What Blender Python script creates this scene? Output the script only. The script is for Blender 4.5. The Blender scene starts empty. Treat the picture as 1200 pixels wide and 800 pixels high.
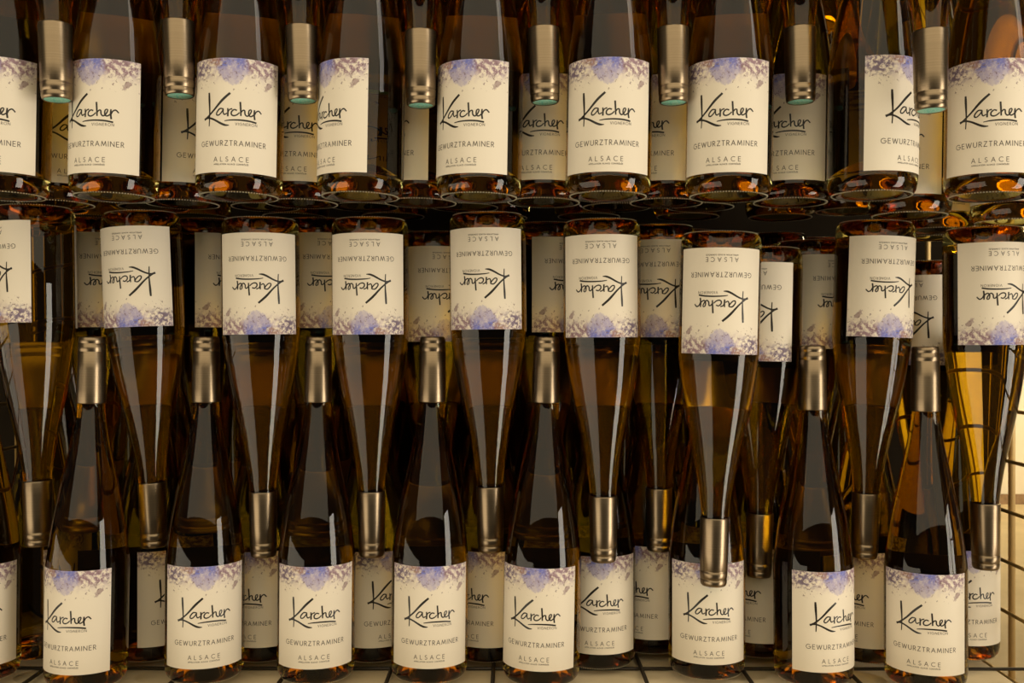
import bpy, bmesh, math, random
from mathutils import Vector, Matrix

S = bpy.context.scene
C = S.collection
R = math.radians

# ------------------------------------------------------------------ camera
cam_d = bpy.data.cameras.new('camera')
cam = bpy.data.objects.new('camera', cam_d)
C.objects.link(cam)
cam.location = (0, 0, 0.337)
cam.rotation_euler = (R(90), 0, 0)
cam_d.sensor_width = 36
cam_d.lens = 34.5
cam_d.clip_start = 0.02
S.camera = cam

# ------------------------------------------------------------------ view, light
S.view_settings.view_transform = 'Standard'
S.view_settings.look = 'None'
S.view_settings.gamma = 1
S.view_settings.use_curve_mapping = False
S.view_settings.exposure = 0.0
cy = S.cycles
cy.max_bounces = 24
cy.transmission_bounces = 24
cy.glossy_bounces = 8
cy.diffuse_bounces = 3
cy.transparent_max_bounces = 8
cy.sample_clamp_indirect = 4
cy.blur_glossy = 0.3

world = bpy.data.worlds.new('shop_ambient')
S.world = world
world.use_nodes = True
world.node_tree.nodes['Background'].inputs[0].default_value = (1.0, 0.85, 0.62, 1)
world.node_tree.nodes['Background'].inputs[1].default_value = 0.05


def area(name, loc, target, sx, sy, radiance, col):
    d = bpy.data.lights.new(name, 'AREA')
    d.shape = 'RECTANGLE'
    d.size, d.size_y = sx, sy
    d.energy = math.pi * sx * sy * radiance
    d.color = col
    o = bpy.data.objects.new(name, d)
    C.objects.link(o)
    o.location = loc
    o.rotation_euler = (Vector(target) - Vector(loc)).to_track_quat('-Z', 'Y').to_euler()
    return o


area('shop_front_light', (0, -2.4, 2.85), (0, 1, 1.2), 9.5, 4.5, 1.45, (1.0, 0.855, 0.59))
area('side_door_light', (2.2, -0.3, -0.45), (0, 1, 0.2), 0.85, 2.0, 8.5, (1.0, 0.9, 0.74))
area('side_window_light', (2.2, -0.3, 2.0), (0, 1, 0.4), 0.6, 1.4, 4.0, (1.0, 0.9, 0.74))
area('low_display_light', (-2.2, -0.3, -0.6), (0, 1, 0.3), 3.2, 1.5, 2.4, (1.0, 0.86, 0.64))
area('added_rear_wall_fill', (1.55, 1.7, 0.9), (1.15, 2.3, 0.2), 0.4, 0.3, 34.0, (1.0, 0.79, 0.42))  # added fill, no known source: brightens the rear wall and the glass before it


# ------------------------------------------------------------------ materials
def new_mat(name):
    m = bpy.data.materials.new(name)
    m.use_nodes = True
    return m, m.node_tree.nodes, m.node_tree.links, m.node_tree.nodes['Principled BSDF']


class G:
    """tiny helper for math node graphs"""
    def __init__(self, m):
        self.n, self.l = m.node_tree.nodes, m.node_tree.links

    def put(self, sock, v):
        if isinstance(v, (int, float)):
            sock.default_value = v
        elif isinstance(v, tuple):
            sock.default_value = v
        else:
            self.l.new(v, sock)

    def math(self, op, a, b=0.0, c=0.0, clamp=False):
        x = self.n.new('ShaderNodeMath')
        x.operation = op
        x.use_clamp = clamp
        self.put(x.inputs[0], a)
        self.put(x.inputs[1], b)
        self.put(x.inputs[2], c)
        return x.outputs[0]

    def step(self, v, lo, hi):
        x = self.n.new('ShaderNodeMapRange')
        x.interpolation_type = 'SMOOTHSTEP'
        self.put(x.inputs[0], v)
        x.inputs[1].default_value, x.inputs[2].default_value = lo, hi
        x.inputs[3].default_value, x.inputs[4].default_value = 0, 1
        return x.outputs[0]

    def noise(self, vec, scale, detail=3, rough=0.6, out=0):
        x = self.n.new('ShaderNodeTexNoise')
        self.put(x.inputs['Vector'], vec)
        x.inputs['Scale'].default_value = scale
        x.inputs['Detail'].default_value = detail
        x.inputs['Roughness'].default_value = rough
        return x.outputs[out]

    def mix(self, f, a, b):
        x = self.n.new('ShaderNodeMix')
        x.data_type = 'RGBA'
        self.put(x.inputs[0], f)
        self.put(x.inputs[6], a)
        self.put(x.inputs[7], b)
        return x.outputs[2]


def glass_mat(name, col, ior):
    m, n, l, p = new_mat(name)
    p.inputs['Base Color'].default_value = (*col, 1)
    p.inputs['Roughness'].default_value = 0.0
    p.inputs['IOR'].default_value = ior
    p.inputs['Transmission Weight'].default_value = 1.0
    return m


M_GLASS = glass_mat('olive_bottle_glass', (0.50, 0.455, 0.155), 1.41)
M_WINE = glass_mat('golden_wine', (0.86, 0.57, 0.045), 0.955)

M_KNURL = glass_mat('frosted_knurl_glass', (0.60, 0.55, 0.37), 1.5)
M_KNURL.node_tree.nodes['Principled BSDF'].inputs['Roughness'].default_value = 0.35
M_KNURL.node_tree.nodes['Principled BSDF'].inputs['Transmission Weight'].default_value = 0.55

# pewter capsule: fine turned lines
m, n, l, p = new_mat('pewter_capsule')
g = G(m)
tc = n.new('ShaderNodeTexCoord')
mp = n.new('ShaderNodeMapping')
mp.inputs['Scale'].default_value = (4, 4, 900)
l.new(tc.outputs['Object'], mp.inputs[0])
nz = g.noise(mp.outputs[0], 1.0, 2)
l.new(g.mix(nz, (0.19, 0.14, 0.088, 1), (0.32, 0.245, 0.158, 1)), p.inputs['Base Color'])
p.inputs['Metallic'].default_value = 1.0
p.inputs['Roughness'].default_value = 0.30
bp = n.new('ShaderNodeBump')
bp.inputs['Strength'].default_value = 0.15
bp.inputs['Distance'].default_value = 0.0005
l.new(nz, bp.inputs['Height'])
l.new(bp.outputs[0], p.inputs['Normal'])
M_CAPSULE = m

m, n, l, p = new_mat('teal_capsule_end')
g = G(m)
tc = n.new('ShaderNodeTexCoord')
nz = g.noise(tc.outputs['Object'], 900, 3, 0.7)
l.new(g.mix(g.step(nz, 0.4, 0.65), (0.14, 0.62, 0.50, 1), (0.55, 0.80, 0.64, 1)), p.inputs['Base Color'])
p.inputs['Metallic'].default_value = 0.2
p.inputs['Roughness'].default_value = 0.55
M_TEAL = m

# front label paper with the watercolour band at its top edge
m, n, l, p = new_mat('cream_label_paper')
g = G(m)
uv = n.new('ShaderNodeTexCoord').outputs['UV']
sep = n.new('ShaderNodeSeparateXYZ')
l.new(uv, sep.inputs[0])
wv = n.new('ShaderNodeVectorMath')
wv.operation = 'MULTIPLY_ADD'
l.new(g.noise(uv, 7, 6, 0.72, 1), wv.inputs[0])
wv.inputs[1].default_value = (0.22, 0.16, 0)
wv.inputs[2].default_value = (-0.11, -0.08, 0)
add = n.new('ShaderNodeVectorMath')
l.new(uv, add.inputs[0])
l.new(wv.outputs[0], add.inputs[1])
sw = n.new('ShaderNodeSeparateXYZ')
l.new(add.outputs[0], sw.inputs[0])


def blob(u, v, ru, rv, lo=1.0, hi=0.6):
    a = g.math('POWER', g.math('DIVIDE', g.math('SUBTRACT', sw.outputs[0], u), ru), 2)
    b = g.math('POWER', g.math('DIVIDE', g.math('SUBTRACT', sw.outputs[1], v), rv), 2)
    d = g.math('SQRT', g.math('ADD', a, b))
    return g.math('SUBTRACT', 1.0, g.step(d, hi, lo))


paper = (0.79, 0.71, 0.58, 1)
col = g.mix(g.math('MULTIPLY', g.noise(uv, 60, 3), 0.06), paper, (0.62, 0.55, 0.44, 1))
tex1 = g.noise(uv, 22, 5, 0.7)
tex2 = g.noise(uv, 40, 4, 0.7)
tex3 = g.noise(uv, 9, 5, 0.75)
wash = g.math('MULTIPLY', g.step(sw.outputs[1], 0.76, 0.93), g.step(tex1, 0.38, 0.56))
col = g.mix(g.math('MULTIPLY', wash, 0.75), col, g.mix(g.step(tex3, 0.42, 0.58), (0.52, 0.42, 0.50, 1), (0.42, 0.31, 0.36, 1)))
lil = blob(0.51, 0.90, 0.15, 0.145, 1.0, 0.80)
col = g.mix(g.math('MULTIPLY', lil, g.math('MULTIPLY_ADD', g.step(tex3, 0.35, 0.65), 0.45, 0.42)), col, (0.36, 0.32, 0.52, 1))
blu = g.math('MAXIMUM', blob(0.43, 0.97, 0.10, 0.09, 1.2, 0.2), blob(0.57, 0.96, 0.11, 0.09, 1.2, 0.2))
col = g.mix(g.math('MULTIPLY', blu, g.step(tex1, 0.32, 0.60)), col, (0.15, 0.17, 0.50, 1))
ros = g.math('MULTIPLY', blob(0.78, 0.93, 0.20, 0.085, 1.2, 0.5), g.step(tex1, 0.46, 0.53))
col = g.mix(g.math('MULTIPLY', ros, 0.85), col, (0.25, 0.14, 0.18, 1))
dk = g.math('MULTIPLY', blob(0.14, 0.92, 0.15, 0.11, 1.2, 0.5), g.step(tex1, 0.47, 0.54))
col = g.mix(g.math('MULTIPLY', dk, 0.9), col, (0.14, 0.10, 0.17, 1))
rst = g.math('MULTIPLY', blob(0.32, 0.985, 0.11, 0.045, 1.2, 0.4), g.step(tex2, 0.4, 0.5))
col = g.mix(g.math('MULTIPLY', rst, 0.8), col, (0.30, 0.15, 0.10, 1))
drop = blob(0.86, 0.785, 0.036, 0.028, 1.0, 0.75)
col = g.mix(g.math('MULTIPLY', drop, 0.75), col, (0.30, 0.20, 0.21, 1))
# speckles
for sc, lo, hi, thr, cc in ((24, 0.74, 0.90, 0.42, (0.16, 0.09, 0.11, 1)), (50, 0.70, 0.84, 0.46, (0.18, 0.11, 0.10, 1))):
    vo = n.new('ShaderNodeTexVoronoi')
    vo.inputs['Scale'].default_value = sc
    l.new(add.outputs[0], vo.inputs['Vector'])
    sx = n.new('ShaderNodeSeparateXYZ')
    l.new(vo.outputs['Color'], sx.inputs[0])
    keep = g.math('LESS_THAN', sx.outputs[0], g.math('MULTIPLY', g.step(sep.outputs[1], lo, hi), 0.5))
    rad = g.math('MULTIPLY', sx.outputs[1], thr)
    sp = g.math('MULTIPLY', keep, g.math('LESS_THAN', vo.outputs['Distance'], rad))
    col = g.mix(g.math('MULTIPLY', sp, 0.75), col, cc)
l.new(col, p.inputs['Base Color'])
p.inputs['Roughness'].default_value = 0.55
p.inputs['Specular IOR Level'].default_value = 0.3
M_LABEL = m

m, n, l, p = new_mat('black_foil_ink')
p.inputs['Base Color'].default_value = (0.020, 0.016, 0.013, 1)
p.inputs['Roughness'].default_value = 0.33
p.inputs['Specular IOR Level'].default_value = 0.35
M_FOIL = m
m, n, l, p = new_mat('grey_brown_ink')
p.inputs['Base Color'].default_value = (0.085, 0.068, 0.055, 1)
p.inputs['Roughness'].default_value = 0.6
M_INK = m
m, n, l, p = new_mat('plain_back_label_paper')
p.inputs['Base Color'].default_value = (0.74, 0.69, 0.60, 1)
p.inputs['Roughness'].default_value = 0.6
M_BACK = m
m, n, l, p = new_mat('blackened_label_inside')
p.inputs['Base Color'].default_value = (0.012, 0.009, 0.005, 1)  # glued label faces blackened: interior shade of the bottles put into the colour
p.inputs['Roughness'].default_value = 0.6
M_INNER_DARK = m

m, n, l, p = new_mat('brass_wire')
g = G(m)
tc = n.new('ShaderNodeTexCoord')
nz = g.noise(tc.outputs['Object'], 60, 3)
l.new(g.mix(nz, (0.30, 0.19, 0.06, 1), (0.58, 0.40, 0.15, 1)), p.inputs['Base Color'])
p.inputs['Metallic'].default_value = 0.6
p.inputs['Roughness'].default_value = 0.35
M_BRASS = m
m, n, l, p = new_mat('dark_wire')
p.inputs['Base Color'].default_value = (0.03, 0.022, 0.014, 1)
p.inputs['Metallic'].default_value = 0.3
p.inputs['Roughness'].default_value = 0.4
M_DARKWIRE = m
m, n, l, p = new_mat('pale_brass_post')
p.inputs['Base Color'].default_value = (0.72, 0.52, 0.24, 1)
p.inputs['Metallic'].default_value = 0.6
p.inputs['Roughness'].default_value = 0.5
M_POST = m


def plaster(name, a, b, scale):
    m, n, l, p = new_mat(name)
    g = G(m)
    tc = n.new('ShaderNodeTexCoord')
    nz = g.noise(tc.outputs['Object'], scale, 5, 0.6)
    l.new(g.mix(g.step(nz, 0.3, 0.7), a, b), p.inputs['Base Color'])
    p.inputs['Roughness'].default_value = 0.6
    return m


M_FLOOR = plaster('cream_floor_panel', (0.47, 0.37, 0.22, 1), (0.56, 0.45, 0.28, 1), 9)
M_WALL = plaster('cream_wall', (0.68, 0.60, 0.46, 1), (0.76, 0.69, 0.55, 1), 5)
M_DARK = plaster('added_dark_backing', (0.012, 0.009, 0.006, 1), (0.02, 0.015, 0.010, 1), 6)  # near-black, for the added panel that keeps the gaps dark
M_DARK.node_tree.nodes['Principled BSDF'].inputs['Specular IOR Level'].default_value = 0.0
M_JOINT = plaster('brown_wall_joint', (0.16, 0.09, 0.04, 1), (0.32, 0.20, 0.10, 1), 30)


# ------------------------------------------------------------------ mesh helpers
def obj(name, bm, mats, parent=None, smooth=True):
    me = bpy.data.meshes.new(name)
    bm.normal_update()
    bm.to_mesh(me)
    bm.free()
    for mm in (mats if isinstance(mats, (list, tuple)) else [mats]):
        me.materials.append(mm)
    if smooth:
        for f in me.polygons:
            f.use_smooth = True
    o = bpy.data.objects.new(name, me)
    C.objects.link(o)
    o.parent = parent
    return o


def lathe(bm, prof, seg=56):
    """prof: (r, z) from the bottom axis point to the top axis point; closed surface, normals out"""
    rings = []
    for r, z in prof:
        if r < 1e-7:
            rings.append([bm.verts.new((0, 0, z))])
        else:
            rings.append([bm.verts.new((r * math.cos(2 * math.pi * i / seg), r * math.sin(2 * math.pi * i / seg), z)) for i in range(seg)])
    for a, b in zip(rings, rings[1:]):
        for i in range(seg):
            j = (i + 1) % seg
            if len(a) == 1 and len(b) == 1:
                continue
            if len(a) == 1:
                bm.faces.new((a[0], b[j], b[i]))
            elif len(b) == 1:
                bm.faces.new((a[i], a[j], b[0]))
            else:
                bm.faces.new((a[i], a[j], b[j], b[i]))


def box(bm, x0, x1, y0, y1, z0, z1):
    v = [bm.verts.new((x, y, z)) for z in (z0, z1) for x, y in ((x0, y0), (x1, y0), (x1, y1), (x0, y1))]
    for f in ((0, 3, 2, 1), (4, 5, 6, 7), (0, 1, 5, 4), (1, 2, 6, 5), (2, 3, 7, 6), (3, 0, 4, 7)):
        bm.faces.new([v[i] for i in f])


def rod(bm, a, b, r, seg=10):
    a, b = Vector(a), Vector(b)
    q = (b - a).to_track_quat('Z', 'Y')
    ra, rb = [], []
    for i in range(seg):
        t = 2 * math.pi * i / seg
        off = q @ Vector((r * math.cos(t), r * math.sin(t), 0))
        ra.append(bm.verts.new(a + off))
        rb.append(bm.verts.new(b + off))
    for i in range(seg):
        j = (i + 1) % seg
        bm.faces.new((ra[i], ra[j], rb[j], rb[i]))
    bm.faces.new(ra[::-1])
    bm.faces.new(rb)


def catmull(pts, step=5):
    out = []
    P = [pts[0]] + list(pts) + [pts[-1]]
    for i in range(1, len(P) - 2):
        p0, p1, p2, p3 = P[i - 1], P[i], P[i + 1], P[i + 2]
        for k in range(step):
            t = k / step
            out.append(tuple(0.5 * ((2 * b) + (-a + c) * t + (2 * a - 5 * b + 4 * c - d) * t * t + (-a + 3 * b - 3 * c + d) * t ** 3)
                             for a, b, c, d in zip(p0, p1, p2, p3)))
    out.append(tuple(pts[-1]))
    return out


# ------------------------------------------------------------------ the setting
bm = bmesh.new()
box(bm, -2.2, 2.2, 0.80, 2.3, -0.08, -0.042)
o = obj('floor', bm, M_FLOOR, smooth=False)
o['kind'] = 'structure'
bm = bmesh.new()
box(bm, -2.2, 2.2, 2.3, 2.36, -0.08, 2.4)
o = obj('wall_rear', bm, M_WALL, smooth=False)
o['kind'] = 'structure'
bm = bmesh.new()
box(bm, -2.2, 0.66, 1.345, 1.40, -0.042, 2.4)  # invented dark panel behind the pile, added to keep the gaps between bottles black
o = obj('added_backing', bm, M_DARK, smooth=False)
o['kind'] = 'structure'
bm = bmesh.new()
box(bm, -2.2, 2.2, 2.285, 2.3, -0.042, -0.020)
o = obj('trim_1', bm, M_JOINT, smooth=False)
o['kind'] = 'structure'

# the wire cage that holds the pile
cage = bpy.data.objects.new('wire_cage', None)
C.objects.link(cage)
cage.location = (0, 1.1, -0.042)
cage['label'] = 'brass wire cage with open front holding all the stacked bottles'
cage['category'] = 'wire cage'
CX, CY0, CY1 = 0.545, 0.86, 1.30
cage_off = Vector((0, 1.1, -0.042))


def cage_part(name, bm, mat):
    bmesh.ops.translate(bm, verts=bm.verts, vec=-cage_off)
    return obj(name, bm, mat, cage)


for s, nm in ((1, 'side_panel'), (-1, 'side_panel')):
    bm = bmesh.new()
    x = CX if s > 0 else -0.62
    for i in range(1, 18):
        z = -0.0165 + i * 0.0555
        rod(bm, (x, CY0, z), (x, CY1, z), 0.0021)
    for y in (0.93, 1.005, 1.16, 1.235):
        rod(bm, (x + 0.004 * s, y, -0.034), (x + 0.004 * s, y, 0.93), 0.0018)
    pn = cage_part(nm, bm, M_BRASS)
for s in (1, -1):
    x = CX if s > 0 else -0.62
    for y in (CY0, 1.082, CY1):
        bm = bmesh.new()
        rod(bm, (x + 0.006 * s, y, -0.042), (x + 0.006 * s, y, 0.94), 0.0036, 14)
        cage_part('upright_post', bm, M_POST)
    for dz, dx in ((-0.034, 0.0), (-0.034, -0.016)):
        bm = bmesh.new()
        rod(bm, (x + dx * s, CY0, dz), (x + dx * s, CY1, dz), 0.0035, 14)
        cage_part('bottom_rail', bm, M_BRASS)
bm = bmesh.new()
D0 = 0.337 * 1150 / 400
for px in (-105, 23, 196, 324, 451, 577, 760, 884, 1012, 1128):
    x = (px - 600) / 1150 * D0
    rod(bm, (x, CY0, -0.0036), (x, CY1, -0.0036), 0.0021)
for y in (0.88, 1.03, 1.18):
    rod(bm, (-0.62, y, -0.0055), (CX, y, -0.0066), 0.0018)
cage_part('floor_grid', bm, M_DARKWIRE)
bm = bmesh.new()
box(bm, -0.60, 0.508, CY0, CY1 - 0.01, -0.0145, -0.0085)
cage_part('base_board', bm, M_FLOOR)


# ------------------------------------------------------------------ the label and its lettering
BR = 0.0390            # body radius of a bottle
LR = 0.0393            # radius of the label paper
LZ, LH = 0.0165, 0.100  # lower edge and height of the front label
HALF = R(65)


def curl(u, w, r):
    """millimetres on the flat label (u right of centre, w up from its lower edge) to the bottle"""
    a = u * 0.001 / LR
    return (r * math.sin(a), -r * math.cos(a), LZ + w * 0.001)


def ribbon(bm, pts, r, mi):
    """pts: (u, w, width) in millimetres"""
    L, Rr = [], []
    n_ = len(pts)
    for i in range(n_):
        a = pts[max(i - 1, 0)]
        b = pts[min(i + 1, n_ - 1)]
        dx, dy = b[0] - a[0], b[1] - a[1]
        d = math.hypot(dx, dy) or 1
        nx, ny = -dy / d, dx / d
        h = pts[i][2] / 2
        u, w = pts[i][0], pts[i][1]
        if i == 0:
            u -= dx / d * h * 0.6
            w -= dy / d * h * 0.6
        if i == n_ - 1:
            u += dx / d * h * 0.6
            w += dy / d * h * 0.6
        L.append(bm.verts.new(curl(u + nx * h, w + ny * h, r)))
        Rr.append(bm.verts.new(curl(u - nx * h, w - ny * h, r)))
    for i in range(n_ - 1):
        f = bm.faces.new((Rr[i], Rr[i + 1], L[i + 1], L[i]))
        f.material_index = mi


def arc(cx, cy_, rx, ry, a0, a1, k=10):
    return [(cx + rx * math.cos(R(a0 + (a1 - a0) * i / k)), cy_ + ry * math.sin(R(a0 + (a1 - a0) * i / k))) for i in range(k + 1)]


GL = {  # strokes of thin geometric capitals, height 1, and their widths
    'A': (0.80, [[(0, 0), (0.40, 1)], [(0.40, 1), (0.80, 0)], [(0.15, 0.34), (0.65, 0.34)]]),
    'C': (0.78, [arc(0.5, 0.5, 0.5, 0.5, 52, 308, 14)]),
    'E': (0.50, [[(0, 0), (0, 1)], [(0, 1), (0.5, 1)], [(0, 0.52), (0.46, 0.52)], [(0, 0), (0.5, 0)]]),
    'G': (0.98, [arc(0.5, 0.5, 0.5, 0.5, 48, 360, 16), [(1.0, 0.5), (0.56, 0.5)]]),
    'I': (0.02, [[(0.01, 0), (0.01, 1)]]),
    'L': (0.44, [[(0, 0), (0, 1)], [(0, 0), (0.46, 0)]]),
    'M': (0.94, [[(0, 0), (0.14, 1)], [(0.14, 1), (0.47, 0.12)], [(0.47, 0.12), (0.80, 1)], [(0.80, 1), (0.94, 0)]]),
    'N': (0.72, [[(0, 0), (0, 1)], [(0, 1), (0.72, 0)], [(0.72, 0), (0.72, 1)]]),
    'O': (1.0, [arc(0.5, 0.5, 0.5, 0.5, 0, 360, 18)]),
    'P': (0.48, [[(0, 0), (0, 1)], [(0, 1), (0.22, 1)] + arc(0.22, 0.74, 0.26, 0.26, 90, -90, 8) + [(0, 0.48)]]),
    'R': (0.52, [[(0, 0), (0, 1)], [(0, 1), (0.22, 1)] + arc(0.22, 0.74, 0.26, 0.26, 90, -90, 8) + [(0, 0.48)], [(0.20, 0.48), (0.54, 0)]]),
    'S': (0.52, [arc(0.27, 0.75, 0.23, 0.25, 40, 270, 9) + arc(0.25, 0.25, 0.26, 0.25, 90, -150, 9)]),
    'T': (0.56, [[(0, 1), (0.56, 1)], [(0.28, 0), (0.28, 1)]]),
    'U': (0.66, [[(0, 1), (0, 0.33)] + arc(0.33, 0.33, 0.33, 0.33, 180, 360, 10) + [(0.66, 1)]]),
    'V': (0.74, [[(0, 1), (0.37, 0)], [(0.37, 0), (0.74, 1)]]),
    'W': (1.12, [[(0, 1), (0.28, 0)], [(0.28, 0), (0.56, 0.95)], [(0.56, 0.95), (0.84, 0)], [(0.84, 0), (1.12, 1)]]),
    'Z': (0.58, [[(0.02, 1), (0.58, 1)], [(0.58, 1), (0, 0)], [(0, 0), (0.60, 0)]]),
    'Ô': (1.0, [arc(0.5, 0.5, 0.5, 0.5, 0, 360, 18), [(0.3, 1.12), (0.5, 1.28)], [(0.5, 1.28), (0.7, 1.12)]]),
    'É': (0.50, [[(0, 0), (0, 1)], [(0, 1), (0.5, 1)], [(0, 0.52), (0.46, 0.52)], [(0, 0), (0.5, 0)], [(0.15, 1.12), (0.4, 1.3)]]),
    ' ': (0.45, []),
}


def write(bm, text, u0, u1, w, h, pen, r, mi):
    """capitals of height h (mm) spread evenly from u0 to u1, baseline at w"""
    tot = sum(GL[c][0] for c in text) * h
    gap = (u1 - u0 - tot) / (len(text) - 1)
    x = u0
    for c in text:
        wd, strokes = GL[c]
        for s in strokes:
            ribbon(bm, [(x + px * h, w + py * h, pen) for px, py in s], r, mi)
        x += wd * h + gap


# handwritten name: strokes as (u, w, pen) in millimetres
SCRIPT = [
    [(-21.8, 69.6, 1.38), (-21.5, 63.9, 1.68), (-20.9, 51.9, 1.08), (-21.3, 40.9, 0.79)],
    [(-1.9, 68.9, 1.48), (-8.5, 63.0, 1.68), (-16.6, 54.3, 1.28), (-22.8, 49.1, 1.28), (-26.4, 47.0, 1.58)],
    [(-26.6, 47.2, 1.48), (-22.2, 48.0, 1.28), (-16.6, 46.4, 1.28), (-9.6, 42.7, 1.48), (-5.7, 41.2, 1.38), (-2.4, 41.0, 0.59)],
    [(-6.0, 44.9, 0.59), (-0.8, 45.6, 0.89), (6.9, 45.9, 1.08), (14.9, 45.6, 1.18), (21.0, 44.7, 1.18)],
    [(-7.4, 55.3, 0.79), (-10.5, 55.5, 0.99), (-13.3, 52.4, 0.99), (-13.4, 50.2, 0.99), (-11.3, 50.1, 0.89), (-8.5, 52.9, 0.89), (-7.4, 55.1, 0.79), (-7.4, 52.1, 0.89), (-6.3, 50.4, 0.89), (-4.3, 51.4, 0.79)],
    [(-3.4, 55.6, 0.89), (-3.2, 52.0, 1.08), (-3.3, 49.2, 1.18)],
    [(-3.2, 52.0, 0.79), (-2.1, 54.5, 0.79), (0.1, 55.4, 0.99)],
    [(4.1, 54.3, 0.99), (2.1, 54.8, 0.89), (-0.1, 52.8, 0.99), (-0.1, 50.4, 0.99), (1.9, 49.5, 0.99), (4.5, 50.4, 0.89), (6.5, 52.3, 0.79)],
    [(7.2, 61.4, 1.18), (7.6, 56.0, 1.18), (7.9, 49.9, 0.99)],
    [(8.0, 52.6, 0.79), (9.4, 54.5, 0.89), (11.0, 54.4, 0.99), (11.4, 51.3, 0.99), (13.1, 49.8, 0.99), (15.2, 51.3, 0.89), (16.8, 54.4, 0.89), (16.3, 55.7, 0.79), (14.7, 54.7, 0.89), (14.5, 51.4, 0.99), (16.1, 49.8, 0.99), (18.5, 51.1, 0.89), (19.8, 52.8, 0.79)],
    [(19.5, 55.6, 0.99), (19.3, 51.8, 1.18), (19.8, 47.7, 1.18)],
    [(19.5, 51.3, 0.89), (21.0, 54.3, 0.89), (23.4, 55.5, 0.99), (25.7, 53.4, 0.89)],
]


def glue_faces(bm, r, ha, z0, z1, side, mi, nu=24):
    """the glued face of a label, seen through the glass"""
    rows = [[bm.verts.new((r * math.sin(-ha + 2 * ha * i / nu), side * r * math.cos(-ha + 2 * ha * i / nu), z)) for i in range(nu + 1)] for z in (z0, z1)]
    for i in range(nu):
        q = (rows[0][i], rows[1][i], rows[1][i + 1], rows[0][i + 1])
        bm.faces.new(q if side < 0 else q[::-1]).material_index = mi


def label_mesh():
    bm = bmesh.new()
    uvl = bm.loops.layers.uv.new('UVMap')
    nu, nv = 36, 6
    grid = [[bm.verts.new(curl(math.degrees(0) + (i / nu * 2 - 1) * HALF * LR * 1000, j / nv * LH * 1000, LR)) for i in range(nu + 1)] for j in range(nv + 1)]
    for j in range(nv):
        for i in range(nu):
            f = bm.faces.new((grid[j][i], grid[j][i + 1], grid[j + 1][i + 1], grid[j + 1][i]))
            for lp, (a, b) in zip(f.loops, ((i, j), (i + 1, j), (i + 1, j + 1), (i, j + 1))):
                lp[uvl].uv = (a / nu, b / nv)
    glue_faces(bm, LR - 0.00018, HALF, LZ, LZ + LH, -1, 3)
    ri = LR + 0.00008
    for st in SCRIPT:
        ribbon(bm, [(u, w, pen * 1.3) for u, w, pen in catmull(st)], ri, 1)
    write(bm, 'VIGNERON', 3.2, 22.0, 41.2, 2.3, 0.32, ri, 2)
    write(bm, 'GEWURZTRAMINER', -30.5, 30.5, 23.3, 4.3, 0.58, ri, 2)
    write(bm, 'ALSACE', -15.6, 15.0, 9.4, 4.0, 0.50, ri, 2)
    write(bm, 'APPELLATION ALSACE CONTRÔLÉE', -15.6, 15.0, 6.4, 1.15, 0.24, ri, 2)
    return bm


def back_label_mesh():
    bm = bmesh.new()
    nu = 20
    ha = R(40)
    rows = []
    for z in (0.0165, 0.122):
        rows.append([bm.verts.new((LR * math.sin(-ha + 2 * ha * i / nu), LR * math.cos(-ha + 2 * ha * i / nu), z)) for i in range(nu + 1)])
    for i in range(nu):
        bm.faces.new((rows[0][i + 1], rows[0][i], rows[1][i], rows[1][i + 1]))
    glue_faces(bm, LR - 0.00018, ha, 0.0165, 0.122, 1, 1, 20)
    return bm


# ------------------------------------------------------------------ the bottle
OUT = [(0, .020), (.008, .0192), (.016, .0160), (.023, .0100), (.0285, .0040), (.0315, .0008), (.0335, .0), (.0355, .0010),
       (.0376, .0042), (.0387, .0090), (.0390, .0140), (.0390, .060), (.0390, .1165), (.0384, .122), (.0374, .131), (.0359, .144), (.0339, .159), (.0311, .175),
       (.0279, .191), (.0245, .2075), (.0211, .224), (.0178, .240), (.0152, .256), (.0136, .268), (.0128, .278), (.0121, .292), (.0113, .315), (.0111, .338), (0, .338)]
WINE = [(0, .030), (.008, .0292), (.016, .0262), (.023, .0212), (.0285, .0172), (.0325, .0160), (.0352, .0175), (.0363, .0215), (.0363, .060),
        (.0363, .1165), (.0357, .122), (.0347, .131), (.0332, .144), (.0312, .159), (.0284, .175), (.0252, .191), (.0218, .2075), (.0184, .224), (.0152, .240), (.0127, .256),
        (.0111, .268), (.0103, .278), (.0100, .290), (0, .290)]
CAP = [(.0126, .2755), (.0139, .2757), (.01405, .2766), (.0139, .290), (.0136, .310), (.0134, .3262), (.0131, .3268), (.0130, .3274), (.0134, .3280), (.0133, .3310),
       (.0131, .3345), (.01265, .3350), (.01265, .3356), (.0130, .3361), (.01285, .3390), (.01235, .3410), (.0116, .3419), (.0112, .3418), (.0112, .3405), (0, .3405)]


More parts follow.
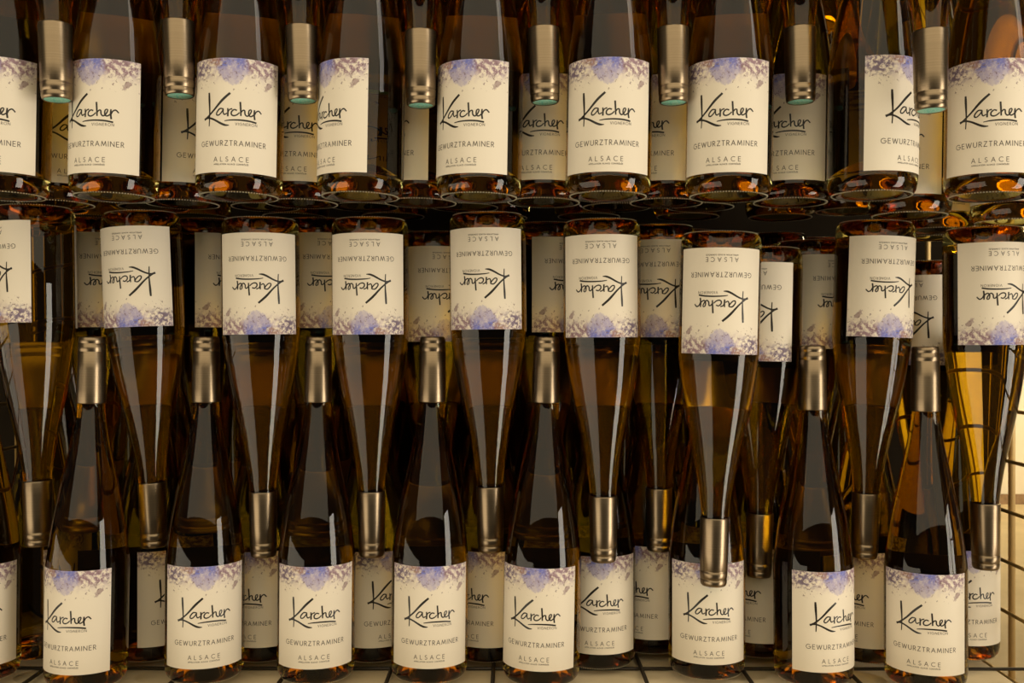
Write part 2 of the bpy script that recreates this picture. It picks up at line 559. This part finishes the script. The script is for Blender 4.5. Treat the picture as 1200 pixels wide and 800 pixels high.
def make_bottle():
    root = bpy.data.objects.new('wine_bottle', None)
    root.empty_display_size = 0.02
    C.objects.link(root)
    bm = bmesh.new()
    lathe(bm, OUT, 64)
    glass = obj('bottle_glass', bm, M_GLASS, root)
    bm = bmesh.new()
    nb = 88
    for i in range(nb):
        t = 2 * math.pi * i / nb
        mtx = Matrix.Translation((.0345 * math.cos(t), .0345 * math.sin(t), .0004))
        bmesh.ops.create_icosphere(bm, subdivisions=1, radius=.00078, matrix=mtx)
    kr = obj('knurled_rim', bm, M_KNURL, glass)
    kr['label'] = 'frosted beaded ring around the glass base'
    bm = bmesh.new()
    lathe(bm, WINE, 64)
    obj('wine', bm, M_WINE, root)
    bm = bmesh.new()
    lathe(bm, CAP, 40)
    cap = obj('capsule', bm, M_CAPSULE, root)
    bm = bmesh.new()
    lathe(bm, [(0, .3406), (.0111, .3406), (.0111, .3412), (.0104, .3416), (0, .3417)], 32)
    d = obj('capsule_end', bm, M_TEAL, cap)
    d['label'] = 'speckled teal disc on the end of the capsule'
    obj('front_label', label_mesh(), [M_LABEL, M_FOIL, M_INK, M_INNER_DARK], root)
    obj('back_label', back_label_mesh(), [M_BACK, M_INNER_DARK], root)
    return root


def copy_tree(o, parent=None):
    c = o.copy()
    C.objects.link(c)
    c.parent = parent
    for ch in o.children:
        copy_tree(ch, c)
    return c


ORD = ['', 'first', 'second', 'third', 'fourth', 'fifth', 'sixth', 'seventh', 'eighth', 'ninth', 'tenth', 'eleventh', 'twelfth']
ROWS = {  # row -> (label pattern, group)
    '1U1': ('upright bottle on the cage floor, {o} from left in the front row{t}', 'upright bottles along the front of the cage floor'),
    '1I1': ('upside-down bottle between the lower upright necks, {o} from left in front{t}', 'upside-down bottles at the front of the lower layer'),
    '1U2': ('upright bottle on the cage floor, {o} from left in the second row{t}', 'upright bottles in the second row on the cage floor'),
    '1I2': ('upside-down bottle behind the lower front row, {o} from left{t}', 'upside-down bottles in the second row of the lower layer'),
    '1U3': ('dim upright bottle on the cage floor, {o} from left in the third row', 'upright bottles deep in the lower layer'),
    '1I3': ('dim upside-down bottle, {o} from left in the third row of the lower layer', 'upside-down bottles deep in the lower layer'),
    '1U4': ('dim upright bottle on the cage floor, {o} from left in the rearmost row', 'upright bottles deep in the lower layer'),
    '1I4': ('dim upside-down bottle, {o} from left in the rearmost row of the lower layer', 'upside-down bottles deep in the lower layer'),
    '2U1': ('upright bottle in the upper layer, {o} from left in the front row{t}', 'upright bottles along the front of the upper layer'),
    '2I1': ('neck-down bottle in the upper layer, {o} grey capsule from left, teal end showing', 'neck-down bottles at the front of the upper layer'),
    '2U2': ('upright bottle in the upper layer, {o} from left in the second row{t}', 'upright bottles in the second row of the upper layer'),
    '2I2': ('neck-down bottle behind the upper front row, {o} from left', 'neck-down bottles in the second row of the upper layer'),
    '2U3': ('dim upright bottle in the upper layer, {o} from left in the third row', 'upright bottles deep in the upper layer'),
    '2U4': ('dim upright bottle in the upper layer, {o} from left in the rearmost row', 'upright bottles deep in the upper layer'),
    '2I3': ('small dim neck-down capsule deep in the upper layer, {o} from left', 'neck-down bottles deep in the upper layer'),
}
# row, x and y of the base centre, height of the base, sideways lean in degrees, turn of the label, relative height
TABLE = [
    ('1U1', -0.542, 0.997, 0, 0.44, 21.5, 1.0),
    ('1U1', -0.4258, 0.9816, 0, 1.0, -9.6, 1.0),
    ('1U1', -0.3127, 0.9988, 0, 0.29, 16.4, 1.0),
    ('1U1', -0.1994, 0.9985, 0, 0.44, 8.3, 1.0),
    ('1U1', -0.0843, 1.0, 0, 0.58, 4.8, 1.0),
    ('1U1', 0.0291, 0.9917, 0, 1.01, -12.7, 1.0),
    ('1U1', 0.2005, 1.0114, 0, 0.0, -7.2, 1.0),
    ('1U1', 0.3039, 0.99, 0, -0.15, 17.9, 0.974),
    ('1U1', 0.4128, 0.9801, 0, 0.0, -24.8, 0.971),
    ('1I1', -0.4853, 0.9962, 0.472, 0.73, -44.0, 1.0),
    ('1I1', -0.3819, 1.0097, 0.4679, 2.35, -2.3, 1.0),
    ('1I1', -0.2565, 1.0, 0.4604, 0.58, 8.4, 1.0),
    ('1I1', -0.1448, 1.0015, 0.4604, 0.29, -0.8, 1.0),
    ('1I1', -0.0252, 1.0, 0.4654, 0.58, -5.6, 1.0),
    ('1I1', 0.0904, 0.99, 0.4576, 0.29, -7.2, 1.0),
    ('1I1', 0.2041, 0.9581, 0.4415, -1.26, -10.0, 1.0),
    ('1I1', 0.2643, 1.0266, 0.4335, -1.05, -33.4, 1.0),
    ('1I1', 0.372, 1.0049, 0.4578, -1.9, 7.7, 1.0),
    ('1I1', 0.4761, 0.99, 0.4502, 0.29, 2.3, 1.0),
    ('1U2', -0.5143, 1.072, 0, 0.0, 93.6, 1.0),
    ('1U2', -0.3908, 1.0663, 0, 0.0, 63.1, 1.0),
    ('1U2', -0.2693, 1.0659, 0, 0.0, -19.8, 1.0),
    ('1U2', -0.1499, 1.0647, 0, 0.0, 38.0, 1.0),
    ('1U2', -0.0251, 1.0652, 0, 0.0, -36.7, 1.0),
    ('1U2', 0.092, 1.0431, 0, 0.0, -3.0, 1.0),
    ('1U2', 0.1543, 1.0927, 0, 0.0, -42.0, 1.0),
    ('1U2', 0.2703, 1.0795, 0, 0.0, -47.1, 1.0),
    ('1U2', 0.3821, 1.0613, 0, 0.0, -52.8, 1.0),
    ('1U2', 0.4897, 1.0716, 0, 0.0, -6.6, 1.0),
    ('1I2', -0.4519, 1.0691, 0.4686, 0.0, 41.9, 1.0),
    ('1I2', -0.3322, 1.0754, 0.4686, 0.0, 61.2, 1.0),
    ('1I2', -0.2081, 1.0644, 0.4677, 0.0, 29.1, 1.0),
    ('1I2', -0.0835, 1.0644, 0.4534, 0.0, 22.5, 1.0),
    ('1I2', 0.0369, 1.0644, 0.4632, 0.0, 41.0, 1.0),
    ('1I2', 0.1557, 1.0397, 0.4579, 0.0, -14.5, 1.0),
    ('1I2', 0.3274, 1.075, 0.4457, 0.0, 31.1, 1.0),
    ('1I2', 0.4702, 1.1215, 0.4272, 0.0, -46.7, 1.0),
    ('1U3', -0.4389, 1.1296, 0, -0.41, -10.3, 1.0),
    ('1U3', -0.3214, 1.1266, 0, 0.3, 25.8, 1.0),
    ('1U3', -0.2032, 1.1237, 0, -0.4, 2.2, 1.0),
    ('1U3', -0.0856, 1.1205, 0, -0.02, -36.5, 1.0),
    ('1U3', 0.0301, 1.1226, 0, 0.23, -47.9, 1.0),
    ('1U3', 0.134, 1.1696, 0, -0.11, -4.5, 1.0),
    ('1U3', 0.2482, 1.156, 0, -0.07, -1.7, 1.0),
    ('1U3', 0.3792, 1.1408, 0, 0.24, 36.4, 1.0),
    ('1I3', -0.5006, 1.1321, 0.462, -0.21, 41.7, 1.0),
    ('1I3', -0.3871, 1.1333, 0.462, 0.19, -6.0, 1.0),
    ('1I3', -0.2617, 1.1232, 0.462, -0.49, 69.9, 1.0),
    ('1I3', -0.1436, 1.12, 0.462, -0.2, -15.0, 1.0),
    ('1I3', -0.0278, 1.1212, 0.462, 0.38, 11.6, 1.0),
    ('1I3', 0.088, 1.1255, 0.462, -0.03, 28.3, 1.0),
    ('1I3', 0.2004, 1.1221, 0.462, -0.46, 14.7, 1.0),
    ('1I3', 0.307, 1.152, 0.462, -0.13, -64.0, 1.0),
    ('1U4', -0.506, 1.185, 0, 0.17, 74.9, 1.0),
    ('1U4', -0.3903, 1.1926, 0, -0.31, 33.7, 1.0),
    ('1U4', -0.2752, 1.1922, 0, -0.21, 42.0, 1.0),
    ('1U4', -0.1602, 1.1906, 0, 0.23, -26.1, 1.0),
    ('1U4', -0.0457, 1.1893, 0, 0.34, 21.1, 1.0),
    ('1U4', 0.0602, 1.2008, 0, 0.19, 35.5, 1.0),
    ('1U4', 0.1965, 1.219, 0, -0.08, 21.9, 1.0),
    ('1U4', 0.3124, 1.2039, 0, 0.4, -62.3, 1.0),
    ('1I4', -0.4508, 1.1941, 0.462, 0.37, 8.0, 1.0),
    ('1I4', -0.3356, 1.1944, 0.462, -0.02, -26.7, 1.0),
    ('1I4', -0.2207, 1.1914, 0.462, 0.21, -14.5, 1.0),
    ('1I4', -0.1058, 1.19, 0.462, 0.39, -21.9, 1.0),
    ('1I4', 0.0085, 1.1924, 0.462, 0.06, -12.5, 1.0),
    ('1I4', 0.1229, 1.221, 0.462, 0.12, -42.1, 1.0),
    ('1I4', 0.2497, 1.2084, 0.462, -0.34, 17.9, 1.0),
    ('1I4', 0.3677, 1.2034, 0.462, 0.27, -9.0, 1.0),
    ('2U1', -0.4612, 0.8904, 0.4685, 0.91, 1.4, 1.0),
    ('2U1', -0.3644, 0.8992, 0.4685, 0.92, -11.9, 1.0),
    ('2U1', -0.2493, 0.8972, 0.4685, 0.91, 4.5, 1.0),
    ('2U1', -0.1387, 0.8968, 0.4685, 0.91, -48.2, 1.0),
    ('2U1', -0.0304, 0.9004, 0.4685, 0.92, -24.1, 1.0),
    ('2U1', 0.0873, 0.8941, 0.4685, 0.91, -8.6, 1.0),
    ('2U1', 0.1975, 0.8962, 0.4685, 0.91, -19.4, 1.0),
    ('2U1', 0.3252, 0.8879, 0.4685, 0.91, 34.9, 1.0),
    ('2U1', 0.4363, 0.8973, 0.4685, 0.91, -24.9, 1.0),
    ('2I1', -0.4083, 0.8597, 0.8899, 1.63, 25.4, 1.0),
    ('2I1', -0.3043, 0.8765, 0.8976, 1.28, 19.1, 1.0),
    ('2I1', -0.1957, 0.8791, 0.8937, 1.41, 12.6, 1.0),
    ('2I1', -0.0833, 0.8799, 0.8899, 0.26, 5.4, 1.0),
    ('2I1', 0.0227, 0.8807, 0.8929, 1.15, -1.5, 1.0),
    ('2I1', 0.1417, 0.8753, 0.8914, 0.38, -9.2, 1.0),
    ('2I1', 0.2578, 0.885, 0.8945, 0.39, -16.2, 1.0),
    ('2I1', 0.3465, 0.82, 0.8715, 0.6, -22.9, 1.0),
    ('2U2', -0.4497, 0.9692, 0.472, 0.85, 47.9, 1.0),
    ('2U2', -0.3249, 0.9684, 0.472, 0.85, 54.5, 1.0),
    ('2U2', -0.2067, 0.9646, 0.472, 0.84, -3.9, 1.0),
    ('2U2', -0.0895, 0.9595, 0.472, 0.84, -49.7, 1.0),
    ('2U2', 0.0308, 0.9569, 0.472, 0.84, -12.8, 1.0),
    ('2U2', 0.1507, 0.9606, 0.472, 0.84, -43.9, 1.0),
    ('2U2', 0.2713, 0.9575, 0.472, 0.84, -27.8, 1.0),
    ('2U2', 0.3893, 0.9616, 0.4595, 0.84, -42.0, 1.0),
    ('2U2', 0.4897, 0.9577, 0.4525, 0.84, -42.1, 1.0),
    ('2I2', -0.5023, 0.95, 0.915, 0.0, 27.9, 1.0),
    ('2I2', -0.3828, 0.9526, 0.915, 0.0, 21.9, 1.0),
    ('2I2', -0.2618, 0.9518, 0.915, 0.0, 15.4, 1.0),
    ('2I2', -0.1487, 0.9494, 0.915, 0.0, 8.9, 1.0),
    ('2I2', -0.0311, 0.9536, 0.915, 0.0, 1.9, 1.0),
    ('2I2', 0.1009, 0.9467, 0.915, 0.0, -6.1, 1.0),
    ('2I2', 0.211, 0.9497, 0.915, 0.0, -12.5, 1.0),
    ('2I2', 0.3268, 0.9411, 0.915, 0.0, -19.1, 1.0),
    ('2U3', -0.4879, 1.0389, 0.477, 0.61, 75.7, 1.0),
    ('2U3', -0.3761, 1.0293, 0.477, 0.6, -15.2, 1.0),
    ('2U3', -0.2576, 1.0256, 0.477, 0.6, 56.2, 1.0),
    ('2U3', -0.154, 1.0247, 0.477, 0.6, -31.2, 1.0),
    ('2U3', -0.0496, 1.0287, 0.477, 0.6, 58.5, 1.0),
    ('2U3', 0.1094, 1.0286, 0.477, 0.6, 8.8, 1.0),
    ('2U3', 0.1964, 1.0261, 0.477, 0.6, 2.0, 1.0),
    ('2U3', 0.365, 1.0614, 0.477, 0.62, 37.5, 1.0),
    ('2U4', -0.4754, 1.1176, 0.477, 0.49, 57.5, 1.0),
    ('2U4', -0.3556, 1.1063, 0.477, 0.48, 52.6, 1.0),
    ('2U4', -0.2449, 1.1042, 0.477, 0.48, -41.0, 1.0),
    ('2U4', -0.1335, 1.1017, 0.477, 0.48, -8.8, 1.0),
    ('2U4', -0.0177, 1.1143, 0.477, 0.49, -48.9, 1.0),
    ('2U4', 0.0864, 1.1048, 0.477, 0.48, -41.2, 1.0),
    ('2U4', 0.1979, 1.1057, 0.477, 0.48, -44.5, 1.0),
    ('2U4', 0.3041, 1.1127, 0.477, 0.49, 27.7, 1.0),
    ('2U3', 0.4445, 1.0276, 0.4525, 0.6, -3.4, 1.0),
    ('2U4', 0.4721, 1.1024, 0.4525, 0.48, -53.2, 1.0),
    ('2I3', -0.0989, 1.0116, 0.918, 0.0, 5.6, 1.0),
    ('2I3', -0.0046, 1.062, 0.918, 0.0, 0.2, 1.0),
    ('2I3', 0.0592, 1.0145, 0.918, 0.0, -3.3, 1.0),
    ('2I3', 0.2524, 1.0177, 0.918, 0.0, -13.9, 1.0),
    ('2I3', 0.332, 1.0206, 0.918, 0.0, -18.0, 1.0),]
proto = make_bottle()
count = {}
first = True
for row, x, y, z, tilt, turn, k in sorted(TABLE, key=lambda e: (e[0], e[1])):
    b = proto if first else copy_tree(proto)
    first = False
    up = row[1] == 'U'
    count[row] = count.get(row, 0) + 1
    # lean about the viewing axis, then turn upside down, then turn about the bottle's own axis
    mtx = Matrix.Rotation(R(tilt), 4, 'Y')
    if not up:
        mtx = Matrix.Rotation(R(180 - tilt), 4, 'Y')
    mtx = mtx @ Matrix.Rotation(R(turn if up else -turn), 4, 'Z')
    b.location = (x, y, z)
    b.rotation_euler = mtx.to_euler()
    b.scale = (1, 1, k)
    pat, grp = ROWS[row]
    seen = turn + math.degrees(math.atan2(x, y))  # as seen from the front
    t = ', label turned left' if seen < -20 else (', label turned right' if seen > 20 else '')
    b['label'] = pat.format(o=ORD[count[row]], t=t)
    b['category'] = 'wine bottle'
    b['group'] = grp
